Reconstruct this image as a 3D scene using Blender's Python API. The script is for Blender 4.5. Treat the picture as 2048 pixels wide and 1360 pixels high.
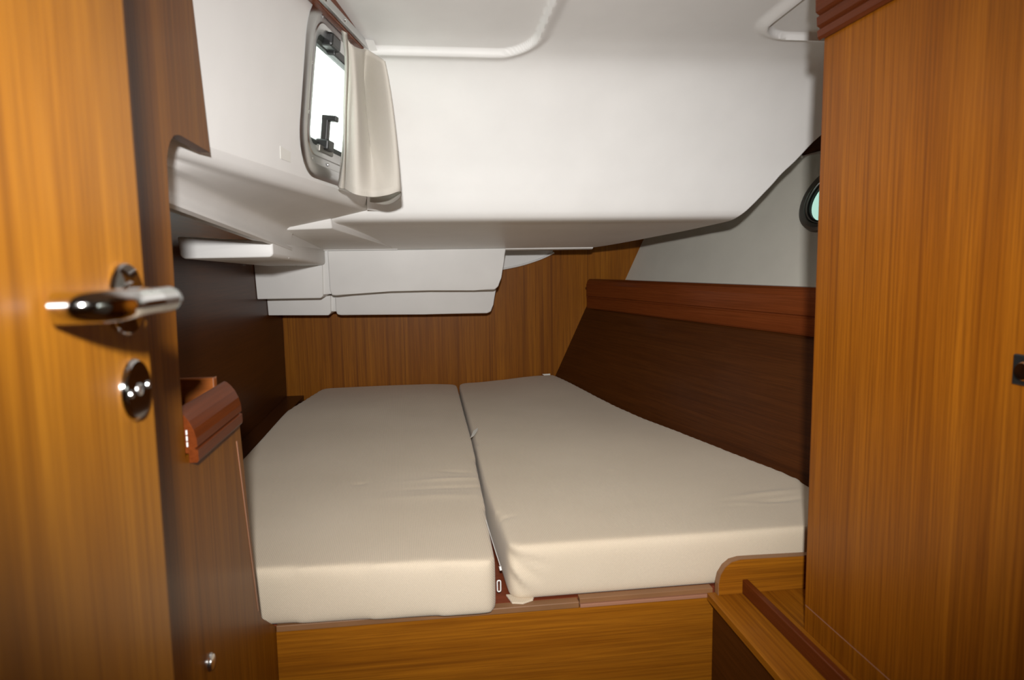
import bpy, bmesh, math, random
from math import sin, cos, tan, radians, pi, sqrt, hypot
from mathutils import Vector, Matrix, noise
random.seed(7)
for o in list(bpy.data.objects): bpy.data.objects.remove(o)
S = bpy.context.scene
COL = S.collection

# ------------------------------------------------------------------ camera
FPX, CAMH = 1365.0, 1.44
YAW, PITCH, ROLL = radians(7.3), radians(6.5), radians(0.9)
FW = Vector((sin(YAW)*cos(PITCH), cos(YAW)*cos(PITCH), -sin(PITCH)))
_r0 = Vector((cos(YAW), -sin(YAW), 0)); _u0 = _r0.cross(FW)
RT = cos(ROLL)*_r0 - sin(ROLL)*_u0
UP = cos(ROLL)*_u0 + sin(ROLL)*_r0
EYE = Vector((0, 0, CAMH))
cam = bpy.data.cameras.new('camera'); camo = bpy.data.objects.new('camera', cam); COL.objects.link(camo)
m = Matrix((RT, UP, -FW)).transposed().to_4x4(); m.translation = EYE
camo.matrix_world = m
cam.sensor_width = 36; cam.lens = FPX*36/2048; cam.clip_start = 0.02
cam.dof.use_dof = True; cam.dof.focus_distance = 2.3; cam.dof.aperture_fstop = 5.6
S.camera = camo

# ------------------------------------------------------------------ light
S.view_settings.view_transform = 'Standard'; S.view_settings.look = 'None'
S.view_settings.gamma = 1; S.view_settings.use_curve_mapping = False
S.view_settings.exposure = 0.0
w = bpy.data.worlds.new('overcast_sky'); S.world = w; w.use_nodes = True
bg = w.node_tree.nodes['Background']; bg.inputs[0].default_value = (0.93, 1.0, 0.97, 1); bg.inputs[1].default_value = 4.0
# the camera's own hot-shoe flash: above and behind the lens, zoomed beam
fl = bpy.data.lights.new('camera_flash', 'SPOT'); flo = bpy.data.objects.new('camera_flash', fl); COL.objects.link(flo)
fl.energy = 160; fl.color = (1.0, 0.985, 0.965); fl.shadow_soft_size = 0.022
fl.spot_size = radians(81); fl.spot_blend = 1.0
flo.location = EYE + UP*0.135 - FW*0.12 + RT*0.005
flo.scale = (1.12, 1.0, 1.0)
fd = (FW - UP*0.035 + RT*0.02).normalized()
flo.rotation_euler = fd.to_track_quat('-Z', 'Y').to_euler()
# added fill light for the ambient of the unseen saloon behind the photographer
sl = bpy.data.lights.new('saloon_fill', 'AREA'); slo = bpy.data.objects.new('saloon_fill', sl); COL.objects.link(slo)
sl.shape = 'DISK'; sl.size = 0.5; sl.energy = 1.2; sl.color = (1.0, 0.95, 0.88); slo.location = (0.25, -0.75, 1.97)

# ------------------------------------------------------------------ pixel helpers (photo 2048x1360)
def ray(x, y): return FW + RT*((x-1024)/FPX) - UP*((y-680)/FPX)
def onX(x, y, v): d = ray(x, y); return EYE + d*((v-EYE.x)/d.x)
def onY(x, y, v): d = ray(x, y); return EYE + d*((v-EYE.y)/d.y)
def onZ(x, y, v): d = ray(x, y); return EYE + d*((v-EYE.z)/d.z)
def onP(x, y, P, n): d = ray(x, y); return EYE + d*((Vector(P)-EYE).dot(n)/d.dot(n))

# ------------------------------------------------------------------ materials
def newmat(name):
    M = bpy.data.materials.new(name); M.use_nodes = True
    nt = M.node_tree; b = nt.nodes['Principled BSDF']
    return M, nt, b
def N(nt, t, **k):
    n = nt.nodes.new(t)
    for a, v in k.items(): setattr(n, a, v)
    return n
def ramp(nt, stops):
    r = N(nt, 'ShaderNodeValToRGB'); e = r.color_ramp.elements
    while len(e) < len(stops): e.new(0.5)
    for q, (p, c) in zip(e, stops): q.position = p; q.color = (*c, 1)
    return r
def wood(name, grain, dark, mid, light, rough=0.38, coat=0.05, fine=210, seed=0.0, streak=0.62, coat_rough=0.15, rot=(0, 0, 0)):
    M, nt, b = newmat(name); L = nt.links.new
    tc = N(nt, 'ShaderNodeTexCoord')
    def mp(cross, along):
        p = N(nt, 'ShaderNodeMapping'); p.vector_type = 'POINT'
        s = [cross]*3; s['xyz'.index(grain)] = along
        p.inputs['Scale'].default_value = s; p.inputs['Location'].default_value = (seed, seed*1.7, seed*.6)
        rt_ = N(nt, 'ShaderNodeMapping'); rt_.inputs['Rotation'].default_value = rot
        L(tc.outputs['Object'], rt_.inputs['Vector']); L(rt_.outputs[0], p.inputs['Vector']); return p
    n1 = N(nt, 'ShaderNodeTexNoise'); n1.inputs['Scale'].default_value = 1; n1.inputs['Detail'].default_value = 4
    n1.inputs['Roughness'].default_value = .55; n1.inputs['Distortion'].default_value = .25
    L(mp(24, .55).outputs[0], n1.inputs['Vector'])
    n2 = N(nt, 'ShaderNodeTexNoise'); n2.inputs['Scale'].default_value = 1; n2.inputs['Detail'].default_value = 5
    n2.inputs['Roughness'].default_value = .7
    L(mp(fine, 4.0).outputs[0], n2.inputs['Vector'])
    n3 = N(nt, 'ShaderNodeTexNoise'); n3.inputs['Scale'].default_value = 1; n3.inputs['Detail'].default_value = 3
    n3.inputs['Roughness'].default_value = .5; n3.inputs['Distortion'].default_value = .15
    L(mp(80, .9).outputs[0], n3.inputs['Vector'])
    r1 = ramp(nt, [(.25, mid), (.5, tuple((a+c)/2 for a, c in zip(mid, light))), (.75, light)])
    L(n1.outputs['Fac'], r1.inputs[0])
    r3 = ramp(nt, [(.32, (1, 1, 1)), (.50, (0, 0, 0))]); L(n3.outputs['Fac'], r3.inputs[0])
    r2 = ramp(nt, [(.30, (1, 1, 1)), (.62, (0, 0, 0))]); L(n2.outputs['Fac'], r2.inputs[0])
    ma = N(nt, 'ShaderNodeMath', operation='MULTIPLY'); L(r3.outputs[0], ma.inputs[0]); ma.inputs[1].default_value = streak
    mb = N(nt, 'ShaderNodeMath', operation='MULTIPLY'); L(r2.outputs[0], mb.inputs[0]); mb.inputs[1].default_value = .62
    mc = N(nt, 'ShaderNodeMath', operation='MAXIMUM'); L(ma.outputs[0], mc.inputs[0]); L(mb.outputs[0], mc.inputs[1])
    mx = N(nt, 'ShaderNodeMix', data_type='RGBA'); L(mc.outputs[0], mx.inputs['Factor']); L(r1.outputs[0], mx.inputs['A'])
    mx.inputs['B'].default_value = (*dark, 1)
    L(mx.outputs['Result'], b.inputs['Base Color'])
    b.inputs['Roughness'].default_value = rough; b.inputs['Specular IOR Level'].default_value = .12
    b.inputs['Coat Weight'].default_value = coat; b.inputs['Coat Roughness'].default_value = coat_rough
    bp = N(nt, 'ShaderNodeBump'); bp.inputs['Strength'].default_value = .06; bp.inputs['Distance'].default_value = .001
    L(n2.outputs['Fac'], bp.inputs['Height']); L(bp.outputs[0], b.inputs['Normal'])
    return M
def plain(name, col, rough=.4, metal=0, spec=.5, noise_amt=0, bump=0, bscale=300, coat=0):
    M, nt, b = newmat(name); L = nt.links.new
    b.inputs['Base Color'].default_value = (*col, 1); b.inputs['Roughness'].default_value = rough
    b.inputs['Metallic'].default_value = metal; b.inputs['Specular IOR Level'].default_value = spec
    b.inputs['Coat Weight'].default_value = coat
    if noise_amt or bump:
        tc = N(nt, 'ShaderNodeTexCoord')
    if noise_amt:
        n = N(nt, 'ShaderNodeTexNoise'); n.inputs['Scale'].default_value = 7; n.inputs['Detail'].default_value = 6
        L(tc.outputs['Object'], n.inputs['Vector'])
        r = ramp(nt, [(.3, tuple(c*(1-noise_amt) for c in col)), (.7, tuple(min(1, c*(1+noise_amt)) for c in col))])
        L(n.outputs['Fac'], r.inputs[0]); L(r.outputs[0], b.inputs['Base Color'])
    if bump:
        n = N(nt, 'ShaderNodeTexNoise'); n.inputs['Scale'].default_value = bscale; n.inputs['Detail'].default_value = 3
        L(tc.outputs['Object'], n.inputs['Vector'])
        bp = N(nt, 'ShaderNodeBump'); bp.inputs['Strength'].default_value = bump; bp.inputs['Distance'].default_value = .002
        L(n.outputs['Fac'], bp.inputs['Height']); L(bp.outputs[0], b.inputs['Normal'])
    return M
def fabric(name, col, scale=420, transl=0.0):
    M, nt, b = newmat(name); L = nt.links.new
    tc = N(nt, 'ShaderNodeTexCoord')
    mp = N(nt, 'ShaderNodeMapping'); mp.inputs['Rotation'].default_value = (0, 0, .75); L(tc.outputs['Object'], mp.inputs[0])
    w1 = N(nt, 'ShaderNodeTexWave', wave_type='BANDS', bands_direction='DIAGONAL'); w1.inputs['Scale'].default_value = scale*.28
    w1.inputs['Distortion'].default_value = .6; L(mp.outputs[0], w1.inputs['Vector'])
    n1 = N(nt, 'ShaderNodeTexNoise'); n1.inputs['Scale'].default_value = scale; n1.inputs['Detail'].default_value = 3; L(tc.outputs['Object'], n1.inputs['Vector'])
    n2 = N(nt, 'ShaderNodeTexNoise'); n2.inputs['Scale'].default_value = 3.5; n2.inputs['Detail'].default_value = 5; L(tc.outputs['Object'], n2.inputs['Vector'])
    ad = N(nt, 'ShaderNodeMath', operation='ADD'); L(w1.outputs['Fac'], ad.inputs[0]); L(n1.outputs['Fac'], ad.inputs[1])
    r = ramp(nt, [(.2, tuple(c*.86 for c in col)), (.9, tuple(min(1, c*1.1) for c in col))])
    mu = N(nt, 'ShaderNodeMath', operation='MULTIPLY'); L(ad.outputs[0], mu.inputs[0]); mu.inputs[1].default_value = .5
    L(mu.outputs[0], r.inputs[0])
    r2 = ramp(nt, [(.3, (.93, .92, .9)), (.7, (1, 1, 1))]); L(n2.outputs['Fac'], r2.inputs[0])
    mx = N(nt, 'ShaderNodeMix', data_type='RGBA', blend_type='MULTIPLY'); mx.inputs['Factor'].default_value = 1
    L(r.outputs[0], mx.inputs['A']); L(r2.outputs[0], mx.inputs['B']); L(mx.outputs['Result'], b.inputs['Base Color'])
    b.inputs['Roughness'].default_value = .9; b.inputs['Specular IOR Level'].default_value = .15
    b.inputs['Sheen Weight'].default_value = .15
    bp = N(nt, 'ShaderNodeBump'); bp.inputs['Strength'].default_value = .25; bp.inputs['Distance'].default_value = .0008
    L(ad.outputs[0], bp.inputs['Height']); L(bp.outputs[0], b.inputs['Normal'])
    if transl:
        out = nt.nodes['Material Output']; t = N(nt, 'ShaderNodeBsdfTranslucent'); t.inputs[0].default_value = (*[min(1, c*1.1) for c in col], 1)
        ms = N(nt, 'ShaderNodeMixShader'); ms.inputs[0].default_value = transl
        L(b.outputs[0], ms.inputs[1]); L(t.outputs[0], ms.inputs[2]); L(ms.outputs[0], out.inputs['Surface'])
    return M
def glassmat(name, tint):
    M, nt, b = newmat(name); L = nt.links.new; out = nt.nodes['Material Output']; nt.nodes.remove(b)
    t = N(nt, 'ShaderNodeBsdfTransparent'); t.inputs[0].default_value = (*tint, 1)
    g = N(nt, 'ShaderNodeBsdfGlossy'); g.inputs['Roughness'].default_value = .02
    ms = N(nt, 'ShaderNodeMixShader'); ms.inputs[0].default_value = .06
    L(t.outputs[0], ms.inputs[1]); L(g.outputs[0], ms.inputs[2]); L(ms.outputs[0], out.inputs['Surface'])
    return M
TEAK = dict(dark=(.100, .025, .003), mid=(.26, .083, .0045), light=(.38, .136, .009))
def tint(d, *k): return {n: tuple(a*b for a, b in zip(v, k)) for n, v in d.items()}
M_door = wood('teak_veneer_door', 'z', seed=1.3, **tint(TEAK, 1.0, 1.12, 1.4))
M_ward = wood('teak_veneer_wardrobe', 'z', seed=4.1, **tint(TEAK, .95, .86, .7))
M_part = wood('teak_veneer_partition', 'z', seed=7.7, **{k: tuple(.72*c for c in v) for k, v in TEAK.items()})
M_back = wood('teak_veneer_back', 'z', seed=2.9, fine=260, **TEAK)
M_base = wood('teak_veneer_base', 'x', seed=5.5, **TEAK)
M_basey = wood('teak_veneer_shelf', 'y', seed=6.5, **TEAK)
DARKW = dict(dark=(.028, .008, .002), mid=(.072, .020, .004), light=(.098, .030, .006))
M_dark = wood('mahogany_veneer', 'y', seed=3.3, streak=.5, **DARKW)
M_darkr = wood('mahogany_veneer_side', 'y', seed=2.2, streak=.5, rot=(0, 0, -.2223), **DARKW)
MAHO = dict(dark=(.085, .018, .004), mid=(.165, .038, .009), light=(.21, .052, .012))
M_maho = wood('solid_mahogany', 'y', seed=8.3, streak=.3, rough=.3, **tint(MAHO, .72, .66, .6))
M_mahor = wood('solid_mahogany_rail', 'y', seed=5.3, streak=.3, rough=.25, rot=(0, 0, -.2223), **MAHO)
M_mahox = wood('solid_mahogany_cross', 'x', seed=9.3, streak=.3, rough=.25, **MAHO)
M_mahob = wood('solid_mahogany_bright', 'x', seed=1.1, streak=.25, rough=.3, dark=(.20, .05, .01), mid=(.34, .095, .02), light=(.42, .13, .03))
M_redply = wood('red_plywood', 'x', seed=3.9, streak=.3, dark=(.1, .02, .008), mid=(.2, .045, .018), light=(.25, .06, .025))
M_edge = plain('pale_edge_band', (.36, .17, .10), .4)
M_edgelit = plain('timber_edge', (.25, .12, .05), .45, noise_amt=.15)
M_gel = plain('white_gelcoat', (.855, .845, .825), .46, spec=.3, noise_amt=.025, bump=.02, bscale=90)
M_hull = plain('cream_vinyl_lining', (.78, .75, .66), .6, noise_amt=.03, bump=.15, bscale=500)
M_chrome = plain('polished_chrome', (.80, .80, .80), .05, metal=1)
M_brush = plain('brushed_steel', (.66, .66, .65), .27, metal=1)
M_alu = plain('anodised_aluminium', (.62, .62, .62), .32, metal=1)
M_alud = plain('dark_aluminium', (.22, .21, .19), .4, metal=.7)
M_black = plain('black_plastic', (.012, .012, .012), .35)
M_rubber = plain('black_rubber', (.015, .018, .016), .6)
M_white = plain('white_plastic', (.82, .82, .80), .4)
M_paper = plain('white_paper', (.80, .79, .74), .8)
M_fab = fabric('beige_twill', (.70, .595, .455))
M_fabl = fabric('pale_lining', (.70, .60, .46))
M_curt = fabric('cream_curtain_cloth', (.66, .62, .555), 600, .22)
M_glass = glassmat('window_glass', (.92, .98, .95))
M_glassg = glassmat('tinted_glass', (.13, .20, .17))
M_floor = wood('cabin_sole', 'y', seed=1.9, **TEAK)
M_sal = plain('saloon_wood', (.16, .07, .02), .45, noise_amt=.2)
M_saldark = plain('saloon_lining', (.30, .27, .22), .6)

# ------------------------------------------------------------------ mesh helpers
def obj(name, bm, mat, parent=None, smooth=False, angle=40):
    me = bpy.data.meshes.new(name)
    bmesh.ops.recalc_face_normals(bm, faces=bm.faces)
    bm.to_mesh(me); bm.free()
    me.materials.append(mat)
    if smooth:
        me.polygons.foreach_set('use_smooth', [True]*len(me.polygons))
        try: me.set_sharp_from_angle(angle=radians(angle))
        except Exception: pass
    o = bpy.data.objects.new(name, me); COL.objects.link(o)
    if parent: o.parent = parent
    return o
def tag(o, label=None, cat=None, group=None, kind=None):
    if label: o['label'] = label
    if cat: o['category'] = cat
    if group: o['group'] = group
    if kind: o['kind'] = kind
    return o
def thing(name, label, cat, kind=None):
    # the parts carry world coordinates, so the root stays at the origin of the cabin
    o = bpy.data.objects.new(name, None); COL.objects.link(o); o.empty_display_size = .05
    return tag(o, label, cat, kind=kind)
def box(bm, x0, x1, y0, y1, z0, z1, bev=0, seg=2):
    b2 = bmesh.new()
    r = bmesh.ops.create_cube(b2, size=1)
    for v in b2.verts:
        v.co = Vector(((x0+x1)/2+v.co.x*(x1-x0), (y0+y1)/2+v.co.y*(y1-y0), (z0+z1)/2+v.co.z*(z1-z0)))
    if bev: bmesh.ops.bevel(b2, geom=b2.edges[:], offset=bev, segments=seg, profile=.5, affect='EDGES')
    merge(bm, b2)
    return bm
def merge(bm, b2):
    me = bpy.data.meshes.new('t'); b2.to_mesh(me); b2.free(); bm.from_mesh(me); bpy.data.meshes.remove(me)
def boxm(*a, **k): return box(bmesh.new(), *a, **k)
def prism(pts, vec, bev=0, seg=2, hz_only=False):
    """closed 3D polygon pts extruded by vec"""
    bm = bmesh.new(); vec = Vector(vec)
    a = [bm.verts.new(Vector(p)) for p in pts]; b = [bm.verts.new(Vector(p)+vec) for p in pts]
    n = len(pts)
    bm.faces.new(a); bm.faces.new(b[::-1])
    for i in range(n): bm.faces.new((a[i], a[(i+1) % n], b[(i+1) % n], b[i]))
    if bev: bmesh.ops.bevel(bm, geom=bm.edges[:], offset=bev, segments=seg, profile=.5, affect='EDGES', clamp_overlap=True)
    return bm
def grid(rows, bm=None, close=False):
    bm = bm or bmesh.new()
    V = [[bm.verts.new(Vector(p)) for p in r] for r in rows]
    for i in range(len(V)-1):
        m_ = len(V[i])
        for j in range(m_ if close else m_-1):
            k = (j+1) % m_
            try: bm.faces.new((V[i][j], V[i][k], V[i+1][k], V[i+1][j]))
            except ValueError: pass
    return bm
def tube(path, rad, n=16, caps=True, bm=None):
    bm = bm or bmesh.new(); path = [Vector(p) for p in path]
    rads = rad if isinstance(rad, (list, tuple)) else [rad]*len(path)
    rows = []; prev = None
    for i, p in enumerate(path):
        t = (path[min(i+1, len(path)-1)]-path[max(i-1, 0)]).normalized()
        a = Vector((0, 0, 1)) if prev is None else prev
        if abs(t.dot(a)) > .98: a = Vector((1, 0, 0)) if prev is None else a
        u = (a - t*a.dot(t)).normalized(); v = t.cross(u); prev = u
        rows.append([p+u*(rads[i]*cos(2*pi*k/n))+v*(rads[i]*sin(2*pi*k/n)) for k in range(n)])
    V = [[bm.verts.new(q) for q in r] for r in rows]
    for i in range(len(V)-1):
        for j in range(n): bm.faces.new((V[i][j], V[i][(j+1) % n], V[i+1][(j+1) % n], V[i+1][j]))
    if caps: bm.faces.new(V[0][::-1]); bm.faces.new(V[-1])
    return bm
def lathe(c, axis, prof, n=32, bm=None):
    """prof = [(radius, distance along axis)]"""
    bm = bm or bmesh.new(); axis = Vector(axis).normalized(); c = Vector(c)
    u = axis.orthogonal().normalized(); v = axis.cross(u); V = []
    for r, h in prof:
        if r < 1e-6: V.append([bm.verts.new(c+axis*h)])
        else: V.append([bm.verts.new(c+axis*h+(u*cos(2*pi*k/n)+v*sin(2*pi*k/n))*r) for k in range(n)])
    for a, b in zip(V, V[1:]):
        for k in range(n):
            l = (k+1) % n
            if len(a) == 1 and len(b) == 1: continue
            if len(a) == 1: bm.faces.new((a[0], b[l], b[k]))
            elif len(b) == 1: bm.faces.new((a[k], a[l], b[0]))
            else: bm.faces.new((a[k], a[l], b[l], b[k]))
    return bm
def catmull(pts, n=8):
    P = [Vector(p) for p in pts]; out = []
    for i in range(len(P)-1):
        a = P[max(i-1, 0)]; b = P[i]; c = P[i+1]; d = P[min(i+2, len(P)-1)]
        for k in range(n):
            t = k/n
            out.append(.5*((2*b)+(c-a)*t+(2*a-5*b+4*c-d)*t*t+(3*b-a-3*c+d)*t**3))
    out.append(P[-1]); return out
def rrect(x0, x1, y0, y1, r, n=8):
    out = []
    for cx, cy, a0 in ((x1-r, y0+r, -pi/2), (x1-r, y1-r, 0), (x0+r, y1-r, pi/2), (x0+r, y0+r, pi)):
        for k in range(n+1):
            a = a0+pi/2*k/n; out.append((cx+r*cos(a), cy+r*sin(a)))
    return out
def sheet(outer, holes, bm=None):
    """flat polygon with holes, filled with triangles (3D points in one plane)"""
    bm = bm or bmesh.new(); es = []
    for loop in [outer]+holes:
        vs = [bm.verts.new(Vector(p)) for p in loop]
        for i in range(len(vs)): es.append(bm.edges.new((vs[i], vs[(i+1) % len(vs)])))
    bmesh.ops.triangle_fill(bm, use_beauty=True, use_dissolve=False, edges=es)
    return bm
def smoothstep(a, b, x):
    t = max(0, min(1, (x-a)/(b-a))); return t*t*(3-2*t)

# ================================================================== STRUCTURE
ZB, MT = .73, .85          # bunk board and mattress top
YF = 1.335                 # bunk front
YB = 3.36                  # back bulkhead
XL = -.67                  # left lining
XP, XD, XW = -.311, -.22, .71   # partition, door face, wardrobe face

def hullX(Y, Z): return 1.02 - .226*(Y-3.35) + .467*(Z-1.354)
HN = Vector((1, .226, -.467)).normalized(); HP = Vector((1.02, 3.35, 1.354))

tag(obj('floor', boxm(-1.3, 2.2, -1.7, YB+.05, -.05, 0), M_floor), kind='structure')
tag(obj('wall_front', boxm(-1.3, 2.2, -1.75, -1.7, 0, 2.15), M_sal), kind='structure')
tag(obj('wall_saloon', boxm(-1.3, -1.25, -1.7, .88, 0, 2.15), M_saldark), kind='structure')
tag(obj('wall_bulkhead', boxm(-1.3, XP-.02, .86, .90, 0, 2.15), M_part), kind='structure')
# deck above everything (keeps daylight out)
bm = bmesh.new(); box(bm, -1.3, 2.3, -1.75, .90, 2.09, 2.15); box(bm, XP-.03, 2.3, .90, YB+.05, 2.13, 2.15)
tag(obj('ceiling_deck', bm, M_gel), kind='structure')
# back bulkhead
tag(obj('wall_back', prism([(XL-.02, YB, -.03), (1.9, YB, -.03), (1.9, YB, 2.15), (-.10, YB, 2.15), (-.10, YB, 1.66), (XL-.02, YB, 1.66)], (0, .03, 0)), M_back), kind='structure')
# left lining
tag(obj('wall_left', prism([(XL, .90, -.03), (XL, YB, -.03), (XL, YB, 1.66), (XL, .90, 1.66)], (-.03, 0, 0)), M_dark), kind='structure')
# side deck over the outboard void
obj_sd = tag(obj('ceiling_side', boxm(-.72, -.40, .90, YB, 1.64, 1.66), M_gel), kind='structure')

# cockpit side closing the space above the moulding
tag(obj('wall_cockpit', prism([(-.12, 2.06, 1.60), (-.12, 2.06, 2.135), (-.12, YB+.03, 2.135), (-.12, YB+.03, 1.52), (-.12, 2.84, 1.52)], (.02, 0, 0)), M_gel), kind='structure')
# hull side with porthole
pc = onP(1662, 397, HP, HN)
hu = Vector((0, 1, 0)); hu = (hu-HN*hu.dot(HN)).normalized(); hv = HN.cross(hu)
if hv.z < 0: hv = -hv
PR = .118
def hp(Y, Z): return Vector((hullX(Y, Z), Y, Z))
hole = [pc+hu*(PR*.86*cos(2*pi*k/40))+hv*(PR*.86*sin(2*pi*k/40)) for k in range(40)]
bm = sheet([hp(-1.75, -.05), hp(YB+.05, -.05), hp(YB+.05, 2.15), hp(-1.75, 2.15)], [hole])
tag(obj('wall_right', bm, M_hull), kind='structure')
wn = tag(bpy.data.objects.new('window_2', None), kind='structure'); COL.objects.link(wn)
tag(wn, 'round porthole with dark rim in the cream hull side', 'porthole')
def ringprof(c, ax, prof, name, mat): return obj(name, lathe(c, ax, prof, 48), mat, wn, True)
ringprof(pc, -HN, [(PR*.86, -.01), (PR*.83, .006), (PR*.86, .016), (PR*.98, .018), (PR*1.06, .012), (PR*1.08, 0)], 'outer_ring', M_alud)
ringprof(pc, -HN, [(PR*.78, -.004), (PR*.785, .010), (PR*.81, .012), (PR*.83, .008), (PR*.84, -.004)], 'inner_ring', M_alu)
ringprof(pc, -HN, [(PR*.71, -.004), (PR*.72, .006), (PR*.785, .007)], 'gasket', M_rubber)
ringprof(pc, -HN, [(0, -.001), (PR*.72, -.001), (PR*.87, -.001)], 'glass', M_glassg)

# ------------------------------------------------------------------ white deckhead / cockpit moulding
prof = [(.55, 2.035), (.9, 2.03), (1.2, 2.02), (1.5, 2.006), (1.68, 1.996), (1.77, 1.985), (1.84, 1.962), (1.90, 1.910), (1.96, 1.825), (2.005, 1.735), (2.032, 1.66),
        (2.048, 1.610), (2.060, 1.583), (2.080, 1.568), (2.12, 1.562), (2.22, 1.557), (2.5, 1.535), (2.84, 1.499), (2.90, 1.4985), (YB-.002, 1.4985)]
edge = [(.55, 1.40), (1.2, 1.38), (1.7, 1.34), (1.86, 1.30), (1.955, 1.220), (1.98, 1.182), (2.005, 1.140), (2.02, 1.102), (2.032, 1.074), (2.048, 1.030), (2.060, 1.004), (2.080, .988), (2.12, .986), (2.22, .984), (2.5, .915), (2.84, .736), (2.95, .60), (3.1, .46), (3.4, .34)]
edge = [(p.x, p.y) for p in catmull([(a, b, 0) for a, b in edge], 6)]
def lerp(tab, x):
    for (a, b), (c, d) in zip(tab, tab[1:]):
        if x <= c: return b+(d-b)*max(0, (x-a))/(c-a)
    return tab[-1][1]
def wallX(Y, Z): return -.245+.2*(Y-1.48)+.12*(Z-1.70)
P2 = catmull([(y, z, 0) for y, z in prof], 7)
# resample densely
dense = [P2[0]]
for a, b in zip(P2, P2[1:]):
    k = max(1, int((b-a).length/(.0045 if 1.3 < a.x < 1.95 else .012)))
    for i in range(1, k+1): dense.append(a+(b-a)*(i/k))
def rr_dist(x, y, x0, x1, y0, y1, r):
    qx = abs(x-(x0+x1)/2)-(x1-x0)/2+r; qy = abs(y-(y0+y1)/2)-(y1-y0)/2+r
    return hypot(max(qx, 0), max(qy, 0))+min(max(qx, qy), 0)-r
def recess(X, Y):
    h = 0
    for x0, x1, y0, y1 in ((-1.2, .335, -.5, 1.846), (.80, 2.4, -.5, 1.72)):
        d = rr_dist(X, Y, x0, x1, y0, y1, .13)
        if d < 0: h = -.011*smoothstep(0, .036, -d)+.015*smoothstep(.036, .043, -d)
    return h
rows = []
NX = 330
for p in dense:
    Y, Z = p.x, p.y
    xr = lerp(edge, Y)
    if Y < 2.03: xl = wallX(Y, Z)-.02
    else: xl = lerp([(2.03, wallX(2.03, 1.66)-.02), (2.06, -.24), (2.085, -.32), (2.16, -.33), (2.85, -.30), (9, -.30)], Y)
    row = []
    for j in range(NX+1):
        X = xl+(xr-xl)*j/NX
        e = (xr-X)
        z = Z + recess(X, Y)
        row.append((X, Y, z))
    rows.append(row)
bm = grid(rows)
# turned-up outboard lip
ceil = tag(obj('ceiling', bm, M_gel, None, True, 60), kind='structure')
if ceil.data.polygons[0].normal.z > 0: ceil.data.flip_normals()
md = ceil.modifiers.new('shell', 'SOLIDIFY'); md.thickness = .008; md.offset = -1

# ------------------------------------------------------------------ wall with the opening window
WN = Vector((1, -.2, -.12)).normalized(); WP = Vector((-.245, 1.48, 1.70))
def wp(Y, Z, off=0): return Vector((wallX(Y, Z), Y, Z))+WN*off
WY0, WY1, WZ0, WZ1 = 1.505, 1.90, 1.658, 1.980      # inner edge of outer flange
def wl(d, r, off=0): return [wp(a, b, off) for a, b in rrect(WY0+d, WY1-d, WZ0+d, WZ1-d, max(.01, r-d), 10)]
RW = .075
outer = [wp(.95, 1.625), wp(2.03, 1.625), wp(2.03, 2.06), wp(.95, 2.06)]
bm = sheet(outer, [wl(0, RW)])
# bottom: round under, underside, lip; lofted fore and aft
def section(Y):
    t = (Y-.95)/(2.1-.95)
    zb = 1.60-.006*t; xw = wallX(Y, 1.625)
    xu, zu = -.385, 1.592-.042*t
    xl_, zl = -.392, 1.556-.062*t
    pts = [(xw, 1.625)]
    for a in (25, 50, 75, 90):
        pts.append((wallX(Y, 1.625)-.024*(1-cos(radians(a)))-.003, 1.625-(1.625-zb)*sin(radians(a))))
    x1 = pts[-1][0]
    for k in (1, 2, 3, 4): pts.append((x1+(xu+.02-x1)*k/4, zb+(zu-zb)*k/4))
    for a in (30, 60, 90): pts.append((xu+.02-.02*sin(radians(a)), zu-.012*(1-cos(radians(a)))))
    pts += [(xl_+.001, (zu+zl)/2), (xl_, zl+.006), (xl_+.004, zl+.002), (xl_+.004, zl-.006), (xl_-.004, zl-.010), (xl_-.014, zl-.004), (xl_-.05, zl+.002), (xl_-.06, 1.645)]
    return [(x, Y, z) for x, z in pts]
bm2 = grid([section(.95+(2.14-.95)*k/40) for k in range(41)])
merge(bm, bm2)
bmesh.ops.remove_doubles(bm, verts=bm.verts, dist=.0005)
ww = tag(obj('wall_window', bm, M_gel, None, True, 50), kind='structure')
# fillet where the window wall turns into the cockpit face
rows = []
for k in range(15):
    z = 1.594+(1.985-1.594)*k/14
    yf = None
    for a, b in zip(dense, dense[1:]):
        if a.x > 1.6 and (a.y-z)*(b.y-z) <= 0: yf = a.x+(b.x-a.x)*((a.y-z)/(a.y-b.y) if a.y != b.y else 0); break
    if yf is None: yf = 2.10
    r = .05
    xw = wallX(yf, z); row = []
    A = Vector((wallX(yf-r, z)+.0012, yf-r, z)); C = Vector((xw+r, yf-.0012, z)); B = Vector((xw+.004, yf-.004, z))
    for q in range(9):
        t = q/8; row.append(A*(1-t)**2+B*(2*t*(1-t))+C*t*t)
    rows.append(row)
tag(obj('trim_1', grid(rows), M_gel, None, True, 60), kind='structure')

# lower plate that carries the cockpit underside out to the trough
b = bmesh.new()
A_ = [(-.3945, 2.05, 1.541), (-.26, 2.075, 1.546), (-.10, 2.86, 1.4985), (-.3945, 2.86, 1.4985)]
v0 = [b.verts.new(p) for p in A_]; v1 = [b.verts.new((x, y-(.02 if y < 2.2 else 0), 1.575 if y < 2.2 else z+.03)) for x, y, z in A_]
b.faces.new(v0); b.faces.new(v1[::-1])
for i in range(4): b.faces.new((v0[i], v0[(i+1) % 4], v1[(i+1) % 4], v1[i]))
bmesh.ops.bevel(b, geom=b.edges[:], offset=.004, segments=2, profile=.5, affect='EDGES')
tag(obj('trim_2', b, M_gel, None, True, 40), kind='structure')
tag(obj('trim_4', boxm(-.42, -.10, 2.82, YB-.003, 1.4985, 1.53), M_gel), kind='structure')

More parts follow.
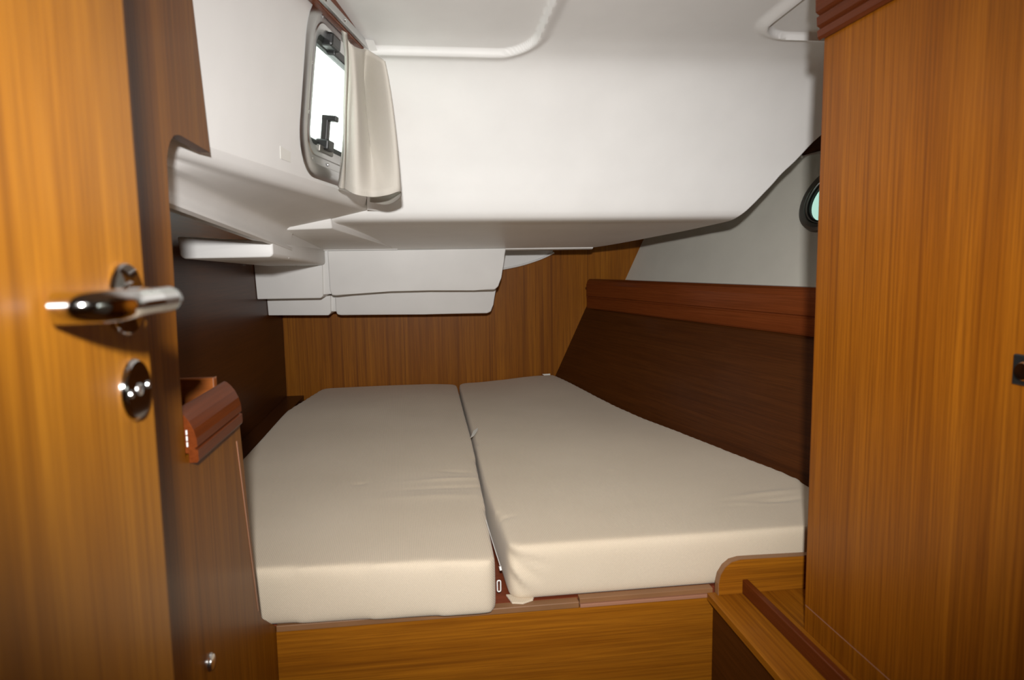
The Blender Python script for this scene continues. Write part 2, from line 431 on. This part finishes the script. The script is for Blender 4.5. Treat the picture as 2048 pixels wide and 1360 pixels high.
# window unit
win = bpy.data.objects.new('window_1', None); COL.objects.link(win)
tag(win, 'opening window with brushed aluminium frame and black latch in the white side wall', 'window', kind='structure')
def band(loops, name, mat, par=win): return obj(name, grid(loops, close=True), mat, par, True, 35)
band([wl(-.026, RW, .0012), wl(-.022, RW, .0045), wl(-.006, RW, .008), wl(.004, RW, .006), wl(.006, RW, .002)], 'outer_flange', M_alu)
band([wl(.005, RW, .002), wl(.020, RW, -.002), wl(.022, RW, -.0015), wl(.024, RW, .001), wl(.036, RW, -.001), wl(.046, RW, -.004), wl(.048, RW, -.02)], 'frame', M_alu)
band([wl(.045, RW, -.018), wl(.046, RW, -.006), wl(.057, RW, -.009), wl(.062, RW, -.016), wl(.062, RW, -.026)], 'gasket', M_rubber)
bm = sheet(wl(.056, RW, -.020), []); obj('glass', bm, M_glass, win)
for Y, Z in ((1.519, 1.76), (1.519, 1.86), (1.56, 1.671), (1.66, 1.671), (1.76, 1.671), (1.84, 1.671), (1.56, 1.967), (1.70, 1.967)):
    obj('screw', lathe(wp(Y, Z, .001), WN, [(.0038, 0), (.0036, .0018), (.0015, .0022), (.0012, .0014), (0, .0014)], 12), M_chrome, win, True)
def wbox(Y0, Y1, Z0, Z1, o0, o1, bev=.002):
    b = prism([wp(Y0, Z0, o0), wp(Y1, Z0, o0), wp(Y1, Z1, o0), wp(Y0, Z1, o0)], WN*(o1-o0), bev); return b
lt = obj('latch', wbox(1.622, 1.665, 1.700, 1.724, -.019, .012, .004), M_black, win)
obj('lever', wbox(1.632, 1.652, 1.718, 1.772, -.012, .004, .003), M_black, lt)
obj('thumb_tab', wbox(1.632, 1.652, 1.766, 1.778, -.012, .022, .002), M_black, lt)
obj('striker_plate', wbox(1.600, 1.69, 1.693, 1.708, -.012, .002, .002), M_alud, lt)
hg = obj('hinge', wbox(1.60, 1.66, 1.920, 1.950, -.018, .012, .006), M_black, win)
obj('hinge_arm', wbox(1.645, 1.80, 1.912, 1.930, -.018, .004, .004), M_black, hg)

# curtain track along the top of the window wall
trk = thing('curtain_track', 'wooden batten with metal curtain track above the side window', 'curtain track')
def tpt(Y, Z, off): return wp(Y, Z, off)
za, zb_ = 1.982, 1.998
bm = prism([wp(1.0, 1.962, .002), wp(1.0, 1.962, .020), wp(1.0, 2.02, .020), wp(1.0, 2.02, .002)], wp(1.90, 1.972, .0)-wp(1.0, 1.962, 0), .002)
obj('batten', bm, M_mahox, trk)
bm = prism([wp(1.0, 1.966, .0205), wp(1.0, 1.966, .030), wp(1.0, 1.982, .030), wp(1.0, 1.982, .0205)], wp(1.88, 1.976, .0)-wp(1.0, 1.966, 0), .001)
obj('metal_track', bm, M_alu, trk)
for Y in (1.50, 1.62, 1.86):
    obj('screw', lathe(wp(Y, 1.966+.0114*(Y-1)+.008, .030), WN, [(.004, 0), (.0035, .002), (0, .0025)], 12), M_chrome, trk, True)

# small sticker on the wall left of the window
c = onP(571, 308, WP, WN)
b = prism([onP(x, y, WP+WN*.0006, WN) for x, y in ((560, 292), (581, 304), (581, 325), (561, 317))], WN*.0005)
tag(obj('sticker', b, M_paper), 'small blank white square sticker on the wall below the window', 'sticker')

# curtain
top = [(690, 66, 1.57), (697, 82, 1.57), (707, 92, 1.575), (722, 98, 1.60), (735, 100, 1.63), (766, 120, 1.60), (768, 123, 1.62), (752, 118, 1.66), (738, 108, 1.68)]
mid = [(690, 215, 1.64), (697, 225, 1.62), (715, 232, 1.605), (732, 236, 1.69), (737, 238, 1.70), (783, 236, 1.62), (786, 240, 1.66), (765, 246, 1.72), (742, 242, 1.74)]
bot = [(677, 368, 1.70), (688, 376, 1.66), (712, 389, 1.62), (745, 394, 1.635), (775, 390, 1.62), (800, 383, 1.63), (799, 396, 1.70), (775, 409, 1.78), (740, 404, 1.80)]
tp, mp_, bp_ = (catmull([onY(*q) for q in t_], 7) for t_ in (top, mid, bot))
rows = []
for k in range(25):
    t = k/24
    row = []
    for a, c_, b in zip(tp, mp_, bp_):
        row.append(a*((1-t)*(1-2*t))+c_*(4*t*(1-t))+b*(t*(2*t-1)))
    rows.append(row)
cu = obj('curtain', grid(rows), M_curt, None, True, 80)
tag(cu, 'short cream cloth curtain gathered at the end of the side window', 'curtain')
md = cu.modifiers.new('cloth', 'SOLIDIFY'); md.thickness = .0022; md.offset = 0
lead = [((683, 60), (694, 66)), ((690, 120), (697, 128)), ((687, 215), (694, 220)), ((686, 300), (692, 305)), ((680, 350), (690, 356)), ((676, 374), (689, 379))]
lr = [[onY(*a, Y_-.006), onY((a[0]+b[0])/2, (a[1]+b[1])/2, Y_-.014), onY(*b, Y_-.006)] for (a, b), Y_ in zip(lead, (1.57, 1.585, 1.62, 1.635, 1.645, 1.655))]
lr = list(zip(*[catmull(c_, 6) for c_ in zip(*lr)]))
le = obj('leading_hem', grid(lr), M_curt, cu, True, 80)
md = le.modifiers.new('cloth', 'SOLIDIFY'); md.thickness = .0016; md.offset = 0
hem = obj('hem', grid([[p+Vector((.0, -.0022, 0)) for p in rows[24][1:20]], [p+Vector((.0, -.0022, 0)) for p in rows[23][1:20]]]), M_curt, cu, True)

# ------------------------------------------------------------------ stepped white mouldings under the cockpit
mo = thing('moulded_locker', 'stepped white moulded box hanging under the cockpit against the back wall', 'moulding')
def fr(pts, Y0, Y1, bev, name, sh=0, inset=.0):
    # front outline (x,z) at Y0, extruded aft to Y1
    b = prism([(x, Y0, z) for x, z in pts], (0, Y1-Y0, 0), bev, 4)
    for v in b.verts:
        if v.co.y < (Y0+Y1)/2: v.co.y += (1.45-v.co.z)*.16
    return obj(name, b, M_gel, mo, True, 40)
Y1_, Y2_ = 2.85, 3.02
def q(x, y, Y): p = onY(x, y, Y); return (p.x, p.z)
bigt = [(q(655, 500, Y1_)[0], 1.4978), (q(1012, 500, Y1_)[0], 1.4978)] + [q(*a, Y1_) for a in ((1008, 520), (1003, 556), (998, 573), (990, 580), (950, 581), (860, 581), (780, 583), (710, 588), (672, 592), (662, 591), (658, 580))]
fr(bigt, Y1_, YB-.002, .006, 'upper_box')
bigb = [q(668, 570, Y2_), q(996, 565, Y2_)] + [q(*a, Y2_) for a in ((988, 610), (984, 624), (976, 628), (850, 630), (680, 632), (672, 630), (669, 620))]
fr(bigb, Y2_, YB-.002, .006, 'lower_box')
fr([(XL+.001, 1.447), q(645, 530, Y1_), q(645, 592, Y1_), q(640, 597, Y1_), (XL+.001, 1.307)], Y1_, YB-.002, .004, 'upper_side_box')
fr([(XL+.001, 1.32), q(660, 590, Y2_), q(660, 626, Y2_), q(655, 632, Y2_), (XL+.001, q(540, 632, Y2_)[1])], Y2_, YB-.002, .004, 'lower_side_box')
fr([q(640, 495, Y1_+.03), q(662, 495, Y1_+.03), q(664, 588, Y1_+.03), q(640, 590, Y1_+.03)], Y1_+.012, YB-.002, .003, 'upper_web')
fr([q(655, 590, Y2_+.02), q(676, 590, Y2_+.02), q(676, 624, Y2_+.02), q(655, 624, Y2_+.02)], Y2_+.014, YB-.002, .003, 'lower_web')
# outboard trough
pts = [(-.628, 1.520), (-.625, 1.470), (-.615, 1.462), (-.399, 1.463), (-.390, 1.470), (-.390, 1.503), (-.41, 1.505)]
b = bmesh.new()
a = [Vector((x, 1.88, z)) for x, z in pts]
r0 = a; r1 = [Vector((p.x, 2.845, p.z-.022+(.022 if p.z > 1.49 else 0))) for p in a]
v0 = [b.verts.new(p) for p in r0]; v1 = [b.verts.new(p) for p in r1]
b.faces.new(v0); b.faces.new(v1[::-1])
for i in range(len(v0)): b.faces.new((v0[i], v0[(i+1) % len(v0)], v1[(i+1) % len(v0)], v1[i]))
bmesh.ops.bevel(b, geom=b.edges[:], offset=.005, segments=3, profile=.5, affect='EDGES')
obj('trough', b, M_gel, mo, True, 40)
obj('trough_web', boxm(-.404, -.3918, 2.10, 2.845, 1.462, 1.534), M_gel, mo)
obj('back_plate', boxm(XL+.002, -.392, 2.98, 3.0, 1.448, 1.497), M_gel, mo)
for x, y in ((549, 516), (559, 530), (592, 530)):
    obj('screw', lathe(onZ(x, y, 1.4625) if False else onY(x, y, 2.845), (0, -1, 0), [(.003, 0), (.0028, .0015), (0, .002)], 10), M_black, mo, True)
# curved lip beside the box
lip = [onY(*p, YB-.03) for p in ((1000, 501), (1106, 501), (1104, 506), (1085, 515), (1060, 524), (1035, 531), (1000, 538))]
obj('curved_panel', prism(lip, (0, .028, 0)), M_gel, mo)
lp2 = [onY(*p, YB-.035) for p in ((1000, 539), (1035, 532), (1060, 525), (1085, 516), (1108, 505))]
obj('curved_lip', tube(catmull(lp2, 5), .0045, 8), M_gel, mo, True)

# ------------------------------------------------------------------ berth side lining, rail and shelf (right)
bs = thing('berth_side', 'dark mahogany berth side with a thick top rail along the hull', 'berth lining')
def panX(Y, Z): return .65-.226*(Y-3.32)+.467*(Z-.85)
PN = Vector((-1, -.226, .467)).normalized()
def pp(Y, Z, off=0): return Vector((panX(Y, Z), Y, Z))+PN*off
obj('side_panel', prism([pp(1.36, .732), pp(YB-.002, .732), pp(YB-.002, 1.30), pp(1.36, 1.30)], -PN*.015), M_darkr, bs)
# rail: profile (off from panel, z)
zt = 1.352
rp = [(.000, 1.205), (.022, 1.208), (.026, 1.214), (.026, 1.258), (.022, 1.262), (.022, 1.266), (.028, 1.270), (.028, 1.325), (.022, 1.343), (.010, 1.352), (-.03, 1.352), (-.03, 1.205)]
dr = Vector((-.226, 1, 0)).normalized()
hn = Vector((-1, -.226, 0)).normalized()
def rpt(Y, o_, Z): return Vector((panX(Y, 1.225), Y, Z))+hn*(o_)
ye = 3.32
b = prism([rpt(1.36, o_, z) for o_, z in rp], rpt(ye, 0, 0)-rpt(1.36, 0, 0))
bmesh.ops.bevel(b, geom=[e for e in b.edges if e.calc_length() < .1 and min(v.co.y for v in e.verts) > 3.2], offset=.004, segments=2, affect='EDGES')
obj('top_rail', b, M_mahor, bs)
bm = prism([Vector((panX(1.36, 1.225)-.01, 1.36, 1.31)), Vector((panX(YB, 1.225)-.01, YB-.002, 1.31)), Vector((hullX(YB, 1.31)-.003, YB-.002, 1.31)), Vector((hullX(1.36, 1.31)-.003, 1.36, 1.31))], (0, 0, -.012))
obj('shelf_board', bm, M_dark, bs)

# small wire clip at the top of the hull lining
p = onP(1606, 314, HP, HN)
ck = thing('lining_clip', 'tiny clear clip on the hull lining under the white moulding', 'clip')
obj('clip_head', lathe(p-HN*.002, -HN, [(.006, 0), (.006, .004), (.004, .008), (0, .009)], 14), M_white, ck, True)
obj('cord', tube([p-HN*.006, onP(1620, 309, HP-HN*.006, HN), onP(1650, 301, HP-HN*.006, HN)], .002, 8), M_alu, ck, True)
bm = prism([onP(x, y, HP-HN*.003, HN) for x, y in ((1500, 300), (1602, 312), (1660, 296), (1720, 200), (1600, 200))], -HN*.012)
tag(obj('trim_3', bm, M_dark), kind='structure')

# ------------------------------------------------------------------ left partition with notch
pt = thing('partition_panel', 'teak partition with a notched opening between the door and the berth', 'partition')
def px_(x, y): p = onX(x, y, XP); return (p.y, p.z)
q0 = onX(398, 925, XP+.012); zlow = q0.z+.010
out = [(.30, 0.0), (YF, 0.0), (YF, .728), px_(523, 1236), px_(520, 1224), px_(500, 1060), (px_(480, 872)[0], q0.z+.010)]
out += [(.905, zlow), ]
out += [px_(356, 700), px_(346, 520), px_(338, 400), px_(334, 320), px_(336, 298), px_(341, 281), px_(349, 270), px_(360, 270)]
out += [px_(420, 305), px_(385, 0), (1.045, 2.09), (.30, 2.09)]
b = prism([(XP, y, z) for y, z in out], (-.016, 0, 0))
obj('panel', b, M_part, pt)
# dark inside edge of the notch is the panel thickness; pale edge strip of the lower leaf
e0, e1 = px_(476, 873), px_(520, 1222)
d_ = .0026; e0 = px_(473, 882); e1 = px_(516, 1222)
obj('edge_strip', prism([(XP+.0008, e0[0]-d_, e0[1]), (XP+.0008, e0[0]+.0015, e0[1]), (XP+.0008, e1[0]+.0015, e1[1]), (XP+.0008, e1[0]-d_*.3, e1[1])], (-.017, 0, 0)), M_edge, pt)
# solid rail along the bottom of the notch
q0 = onX(398, 925, XP+.012); q1 = onX(486, 855, XP+.012); q2 = onX(369, 810, XP-.012)
zr, hr = q0.z, q2.z-q0.z
rpf = [(.0002, 0), (.010, 0), (.012, .04), (.012, .23), (.008, .26), (.008, .28), (.0115, .30), (.0110, .45), (.008, .62), (.003, .78), (-.003, .90), (-.009, .98), (-.013, 1.0), (-.017, .96), (-.017, .20), (.0002, .18)]
b = prism([(XP+o_, q0.y, zr+h_*hr) for o_, h_ in rpf], (0, q1.y-q0.y, 0))
fr_ = obj('fiddle_rail', b, M_maho, pt)
for dz in (.022, .030, .038):
    obj('dowel', boxm(XP-.0015, XP+.0002, q0.y-.0012, q0.y+.001, zr+dz, zr+dz+.006), M_white, fr_)
zt2 = onY(400, 757, 1.10).z
obj('bin_end', boxm(-.42, -.3277, 1.10, 1.115, 1.15, zt2, bev=.002), M_mahob, pt)
obj('bin_seam', boxm(-.3295, -.3283, 1.0993, 1.1155, 1.15, zt2+.0004), M_edge, pt)
obj('bin_floor', boxm(-.42, XP-.0167, .91, 1.10, 1.14, 1.15), M_mahox, pt)
c = onX(419, 1324, XP)
obj('button_stop', lathe(c, (1, 0, 0), [(.0125, -.001), (.0125, .0015), (.011, .003), (.0105, .0048), (.008, .006), (0, .0062)], 24), M_brush, pt, True)
# white plastic tab at the corner of the bunk front
p = onY(527, 1258, YF)
tb = tag(obj('plastic_bumper', lathe((p.x+.004, YF-.001, p.z), (0, -1, 0), [(.0065, 0), (.0065, .003), (.005, .004), (.005, .006), (.0065, .007), (.0055, .010), (0, .0105)], 16), M_white, None, True),
         'tiny white plastic bumper in the corner of the bunk front', 'bumper')

# ------------------------------------------------------------------ cabin door (open, hinged behind the photographer's left)
dn = bpy.data.objects.new('door_1', None); COL.objects.link(dn)
tag(dn, 'varnished teak cabin door with chrome lever handle, swung open', 'door', kind='structure')
obj('leaf', boxm(XD-.030, XD, -.18, .578, .06, 1.99, bev=.0015), M_door, dn)
rc = onX(248, 598, XD)
rosette = obj('rosette', lathe(rc, (1, 0, 0), [(.027, 0), (.027, .0025), (.0255, .0045), (.013, .005), (.012, .007), (0, .007)], 48), M_chrome, dn, True)
X1 = XD+.036; LZ = rc.z
path = [(XD+.004, rc.y, LZ), (XD+.020, rc.y, LZ), (X1-.013, rc.y, LZ)]
for k in range(1, 7): a = pi/2*k/6; path.append((X1-.013+.013*sin(a), rc.y-.013*(1-cos(a)), LZ))
yn = rc.y-.105
path += [(X1, rc.y-.05, LZ), (X1+.001, yn+.06, LZ), (X1, yn+.03, LZ)]
for k in range(1, 11): a = pi/2*k/10; path.append((X1-.026*(1-cos(a)), yn+.030-.030*sin(a)-.0, LZ))
path += [(X1-.031, yn, LZ)]
hd = obj('lever_handle', tube(path, [.0085+.0016*(1-smoothstep(rc.y-.095, rc.y-.06, p[1])) for p in path], 24), M_chrome, dn, True)
obj('grip_sleeve', tube([(X1, rc.y-.014, LZ), (X1, rc.y-.056, LZ)], .0089, 28), M_brush, hd, True, 30)
for yy in (rc.y-.0150, rc.y-.0565):
    obj('grip_ring', tube([(X1, yy, LZ), (X1, yy+.0012, LZ)], .0091, 28), M_rubber, hd, True, 30)
ec = onX(267, 779, XD)
es = obj('lock_escutcheon', lathe(ec, (1, 0, 0), [(.0235, 0), (.0235, .002), (.0215, .0045), (.006, .0045), (0, .0045)], 48), M_chrome, dn, True)
obj('lock_cylinder', lathe(ec+Vector((.0045, 0, 0)), (1, 0, 0), [(.0045, 0), (.0045, .001), (.003, .0016), (.002, .0004), (0, .0004)], 20), M_brush, es, True)
for s in (-1, 1):
    obj('screw', lathe(ec+Vector((.0045, s*.0155, -s*-.001)), (1, 0, 0), [(.003, 0), (.0026, .0012), (0, .0016)], 14), M_brush, es, True)

# ------------------------------------------------------------------ wardrobe on the right
wd = thing('wardrobe', 'tall teak hanging locker with red moulding across its top', 'wardrobe')
YW0, YW1 = .15, 1.168
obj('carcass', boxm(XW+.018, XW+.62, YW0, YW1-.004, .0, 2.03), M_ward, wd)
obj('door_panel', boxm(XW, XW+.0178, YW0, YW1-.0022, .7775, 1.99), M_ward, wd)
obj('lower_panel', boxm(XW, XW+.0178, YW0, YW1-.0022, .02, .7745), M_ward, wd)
obj('edge_strip', boxm(XW+.0008, XW+.0172, YW1-.0022, YW1, .02, 1.82), M_maho, wd)
obj('seam_strip', boxm(XW+.0004, XW+.017, YW0, YW1-.0022, .7747, .7773), M_edge, wd)
cpf = [(0, 1.820), (.006, 1.819), (.010, 1.824), (.011, 1.835), (.006, 1.839), (.012, 1.843), (.013, 1.857), (.008, 1.861), (.015, 1.866), (.016, 1.886), (.010, 1.891), (.018, 1.897), (.018, 1.97), (0, 1.97)]
obj('cornice', prism([(XW-o_, YW0, z) for o_, z in cpf], (0, YW1+.004-YW0, 0)), M_maho, wd)
lp = onX(2032, 737, XW)
la = obj('push_latch', prism([(XW, lp.y-.042, lp.z-.0185), (XW, lp.y, lp.z-.0185), (XW, lp.y, lp.z+.0185), (XW, lp.y-.042, lp.z+.0185)], (-.005, 0, 0), .0015), M_black, wd)
lc = Vector((XW-.005, lp.y-.021, lp.z))
obj('ring', lathe(lc, (-1, 0, 0), [(.0165, 0), (.0160, .0015), (.0140, .0015), (.0135, 0)], 32), M_black, la, True)
obj('knob', lathe(lc, (-1, 0, 0), [(.0115, 0), (.0115, .006), (.010, .008), (0, .0085)], 32), M_chrome, la, True)

# ------------------------------------------------------------------ bunk
bb = thing('bunk_base', 'teak bunk front and boards carrying the two mattresses', 'bunk')
obj('front_panel', boxm(XP-.015, .615, YF+.0005, YF+.018, .0, .716), M_base, bb)
obj('front_edge', boxm(XP+.0005, onY(1158, 1210, YF).x, YF-.002, YF+.020, .7162, .7295, bev=.0015), M_edgelit, bb)
xl0 = onY(1160, 1210, YF).x
obj('lid_lip', boxm(xl0, .60, YF-.003, YF+.020, .7162, .7235, bev=.001), M_edge, bb)
obj('lid_edge', boxm(xl0, .60, YF+.002, YF+.022, .7237, .7345, bev=.001), M_edgelit, bb)
obj('bunk_board', prism([(XL+.002, YF+.0222, .705), (.96, YF+.0222, .705), (.56, YB-.003, .705), (XL+.002, YB-.003, .705)], (0, 0, .024)), M_redply, bb)
obj('ledge', boxm(XL+.001, -.590, 1.36, YB-.003, .7292, .815), M_dark, bb)

def rounded(poly, rads, n=6):
    out = []
    P = [Vector((x, y, 0)) for x, y in poly]
    for i, p in enumerate(P):
        a = (P[i-1]-p).normalized(); b = (P[(i+1) % len(P)]-p).normalized(); r = rads[i]
        if r <= 0: out.append(p); continue
        for k in range(n+1):
            t = k/n; out.append((p+a*r)*(1-t)**2+p*(2*t*(1-t))+(p+b*r)*t*t)
    return out
def cushion(name, poly, rads, z0, z1, wr, lift, shear=False):
    pl = rounded(poly, rads)
    b = prism([(p.x, p.y, z0) for p in pl], (0, 0, z1-z0))
    bmesh.ops.recalc_face_normals(b, faces=b.faces)
    me = bpy.data.meshes.new('t'); b.to_mesh(me); b.free()
    o = bpy.data.objects.new('t', me); COL.objects.link(o)
    r = o.modifiers.new('r', 'REMESH'); r.mode = 'VOXEL'; r.voxel_size = .0085
    s = o.modifiers.new('s', 'SMOOTH'); s.factor = .5; s.iterations = 16
    dg = bpy.context.evaluated_depsgraph_get(); dg.update()
    m2 = bpy.data.meshes.new_from_object(o.evaluated_get(dg))
    bpy.data.objects.remove(o); bpy.data.meshes.remove(me)
    m2.name = name
    zs = [v.co.z for v in m2.vertices]; za_, zc = min(zs), max(zs)
    for v in m2.vertices:
        c = v.co
        t = (c.z-za_)/(zc-za_)
        z = z0+(z1-z0)*t
        dz = lift(c.x, c.y)+wr(c.x, c.y)
        c.z = z+dz*t
        if shear and c.y < 1.42:
            for (ax, az, bx, bz, A) in ((.162, .825, .235, .765, .007), (.165, .805, .215, .745, -.006), (.160, .832, .260, .800, .005), (.166, .785, .20, .738, .005)):
                L_ = hypot(bx-ax, bz-az); u = ((c.x-ax)*(bx-ax)+(z-az)*(bz-az))/L_; v_ = ((c.x-ax)*(az-bz)+(z-az)*(bx-ax))/L_
                c.y += A*math.exp(-(v_/.009)**2)*(smoothstep(-.02, .01, u)*(1-smoothstep(L_*.4, L_, u)))
        if shear:
            e_ = panX(c.y, MT)-c.x
            c.x -= (.467*(MT-min(z, MT))+.015)*(1-smoothstep(.0, .35, e_))
    m2.polygons.foreach_set('use_smooth', [True]*len(m2.polygons))
    m2.materials.clear(); m2.materials.append(M_fab)
    o = bpy.data.objects.new(name, m2); COL.objects.link(o); return o
def gaussw(cx, cy, ang, L_, W_, A):
    ca, sa = cos(ang), sin(ang)
    def f(x, y):
        u = (x-cx)*ca+(y-cy)*sa; v = -(x-cx)*sa+(y-cy)*ca
        return A*math.exp(-(u/L_)**2-(v/W_)**2)
    return f
def zz(x, y): return onZ(x, y, MT)
wa = [gaussw(*zz(900, 955).xy, .08, .10, .012, .0035), gaussw(*zz(905, 972).xy, .05, .12, .010, -.003), gaussw(*zz(720, 967).xy, .3, .02, .008, -.003), gaussw(*zz(880, 990).xy, 0, .12, .02, .0025), gaussw(*zz(910, 940).xy, -.2, .05, .008, -.003)]
wb = [gaussw(*zz(1540, 985).xy, .1, .10, .012, .004), gaussw(*zz(1560, 1000).xy, .1, .09, .010, -.004), gaussw(*zz(1520, 1005).xy, -.1, .06, .010, .003), gaussw(*zz(1224, 938).xy, .5, .010, .006, .003),
      gaussw(*zz(1010, 1035).xy, .4, .03, .006, -.003), gaussw(*zz(1045, 1120).xy, -.7, .05, .008, -.004)]
def soft(x, y): return .004*(noise.noise(Vector((x*2.3, y*2.3, .3))))
LM = [(-.580, 1.345), (.128, 1.302), (.139, 1.75), (.149, 2.3), (.151, 3.352), (-.50, 3.352), (-.575, 2.85)]
mA = cushion('mattress', LM, [.02, .03, .1, .1, .05, .05, .1], ZB, MT, lambda x, y: sum(f(x, y) for f in wa)+soft(x, y), lambda x, y: -.006*smoothstep(.0, .16, x)+0)
tag(mA, 'beige twill mattress on the side by the left lining, straight long edges', 'mattress')
zp = onY(998, 1172, 1.345)
def rb(x, y): return onZ(x, y, MT)
RM = [(.160, 1.352), (.600, 1.354), (.985, 1.36), (1.006, 1.70), (.93, 2.03), (.83, 2.44), (.720, 3.02), (.655, 3.345), (.159, 3.352), (.155, 2.3), (.147, 1.75)]
mB = cushion('mattress', RM, [.04, .0, .03, .05, .05, .05, .05, .02, .05, .1, .1], ZB, MT, lambda x, y: sum(f(x, y) for f in wb)+soft(x+4, y), lambda x, y: .026*smoothstep(2.6, 3.35, y)*smoothstep(.2, .6, x), True)
tag(mB, 'beige twill mattress on the hull side, tapering along the mahogany berth side', 'mattress')
# zip pulls, seam edge and care tag
def loop(c, w_, h_, r): return [Vector(c)+Vector((a, 0, b_)) for a, b_ in rrect(-w_, w_, -h_, h_, r, 4)]
L1 = loop(onY(998, 1172, 1.352), .0035, .012, .003); obj('zip_pull', tube(L1+[L1[0]], .0013, 8, False), M_white, mA, True)
obj('zip_pull', tube([onY(1000, 1132, 1.40), onY(1002, 1141, 1.395)], .0025, 8), M_white, mB, True)
tg = [onZ(*p, MT+.006) for p in ((941, 876), (947, 862), (956, 856), (955, 862), (948, 872))]
obj('care_tag', prism(tg, (0, 0, .0012)), M_paper, mB)
obj('seam_strip', tube([onZ(972, 1040, .838), onZ(984, 1080, .830), onZ(1000, 1130, .818)], .0008, 8), M_white, mB, True)
cp = [onZ(*p, .7296) for p in ((1012, 1192), (1024, 1208), (1046, 1209), (1066, 1202), (1070, 1190))]
obj('lining_corner', prism(cp, (0, 0, .004), .001), M_fabl, mB)
wc = [onY(*p, 3.345) for p in ((1084, 748), (1100, 747), (1100, 756), (1092, 753))]
obj('corner_tab', prism(wc, (0, -.006, 0)), M_paper, mB)

# ------------------------------------------------------------------ small shelf between bunk and wardrobe
sh = thing('corner_shelf', 'small teak step shelf with raised fiddle between the bunk and the wardrobe', 'shelf')
ZS = .728
xo = onZ(1418, 1190, ZS).x
obj('top_board', prism([(xo, .35, ZS-.016), (XW-.0005, .35, ZS-.016), (XW-.0005, YF-.0035, ZS-.016), (xo, YF-.0035, ZS-.016)], (0, 0, .016), .0012), M_basey, sh)
obj('side_panel', boxm(xo+.014, xo+.030, .35, YF-.0035, .0, ZS-.0165), M_dark, sh)
obj('top_board', boxm(XW-.0004, .96, YW1+.003, YF-.0035, ZS-.016, ZS), M_basey, sh)
xf = onZ(1484, 1187, ZS).x
obj('fiddle', boxm(xf, xf+.012, .35, YF-.019, ZS+.0002, ZS+.032, bev=.0015), M_maho, sh)
yb = YF-.0036
bp2 = [onY(*p, yb-.015) for p in ((1437, 1192), (1437, 1168), (1441, 1150), (1450, 1135), (1463, 1124), (1480, 1119), (1510, 1117), (1600, 1112))]
bp2 = [(p.x, yb-.015, p.z) for p in bp2]
zt_ = bp2[-1][2]
bp2[0] = (bp2[0][0], yb-.015, ZS+.0004)
bp2 += [(.96, yb-.015, zt_-.002), (.96, yb-.015, ZS+.0004)]
obj('back_board', prism(bp2, (0, .0145, 0)), M_base, sh)
tr_ = [Vector(p)+Vector((0, .007, 0)) for p in bp2[:9]]
rows = []
for p, nx in zip(tr_, tr_[1:]+[tr_[-1]+Vector((.05, 0, 0))]):
    t_ = (nx-p).normalized(); nrm = Vector((-t_.z, 0, t_.x))
    rows.append([p+Vector((0, -.0078, 0))-nrm*.0004, p+Vector((0, -.0078, 0))+nrm*.0014, p+Vector((0, .0078, 0))+nrm*.0014])
obj('edge_strip', grid(rows), M_edgelit, sh)
# wardrobe overlaps the shelf: its face starts where the shelf ends
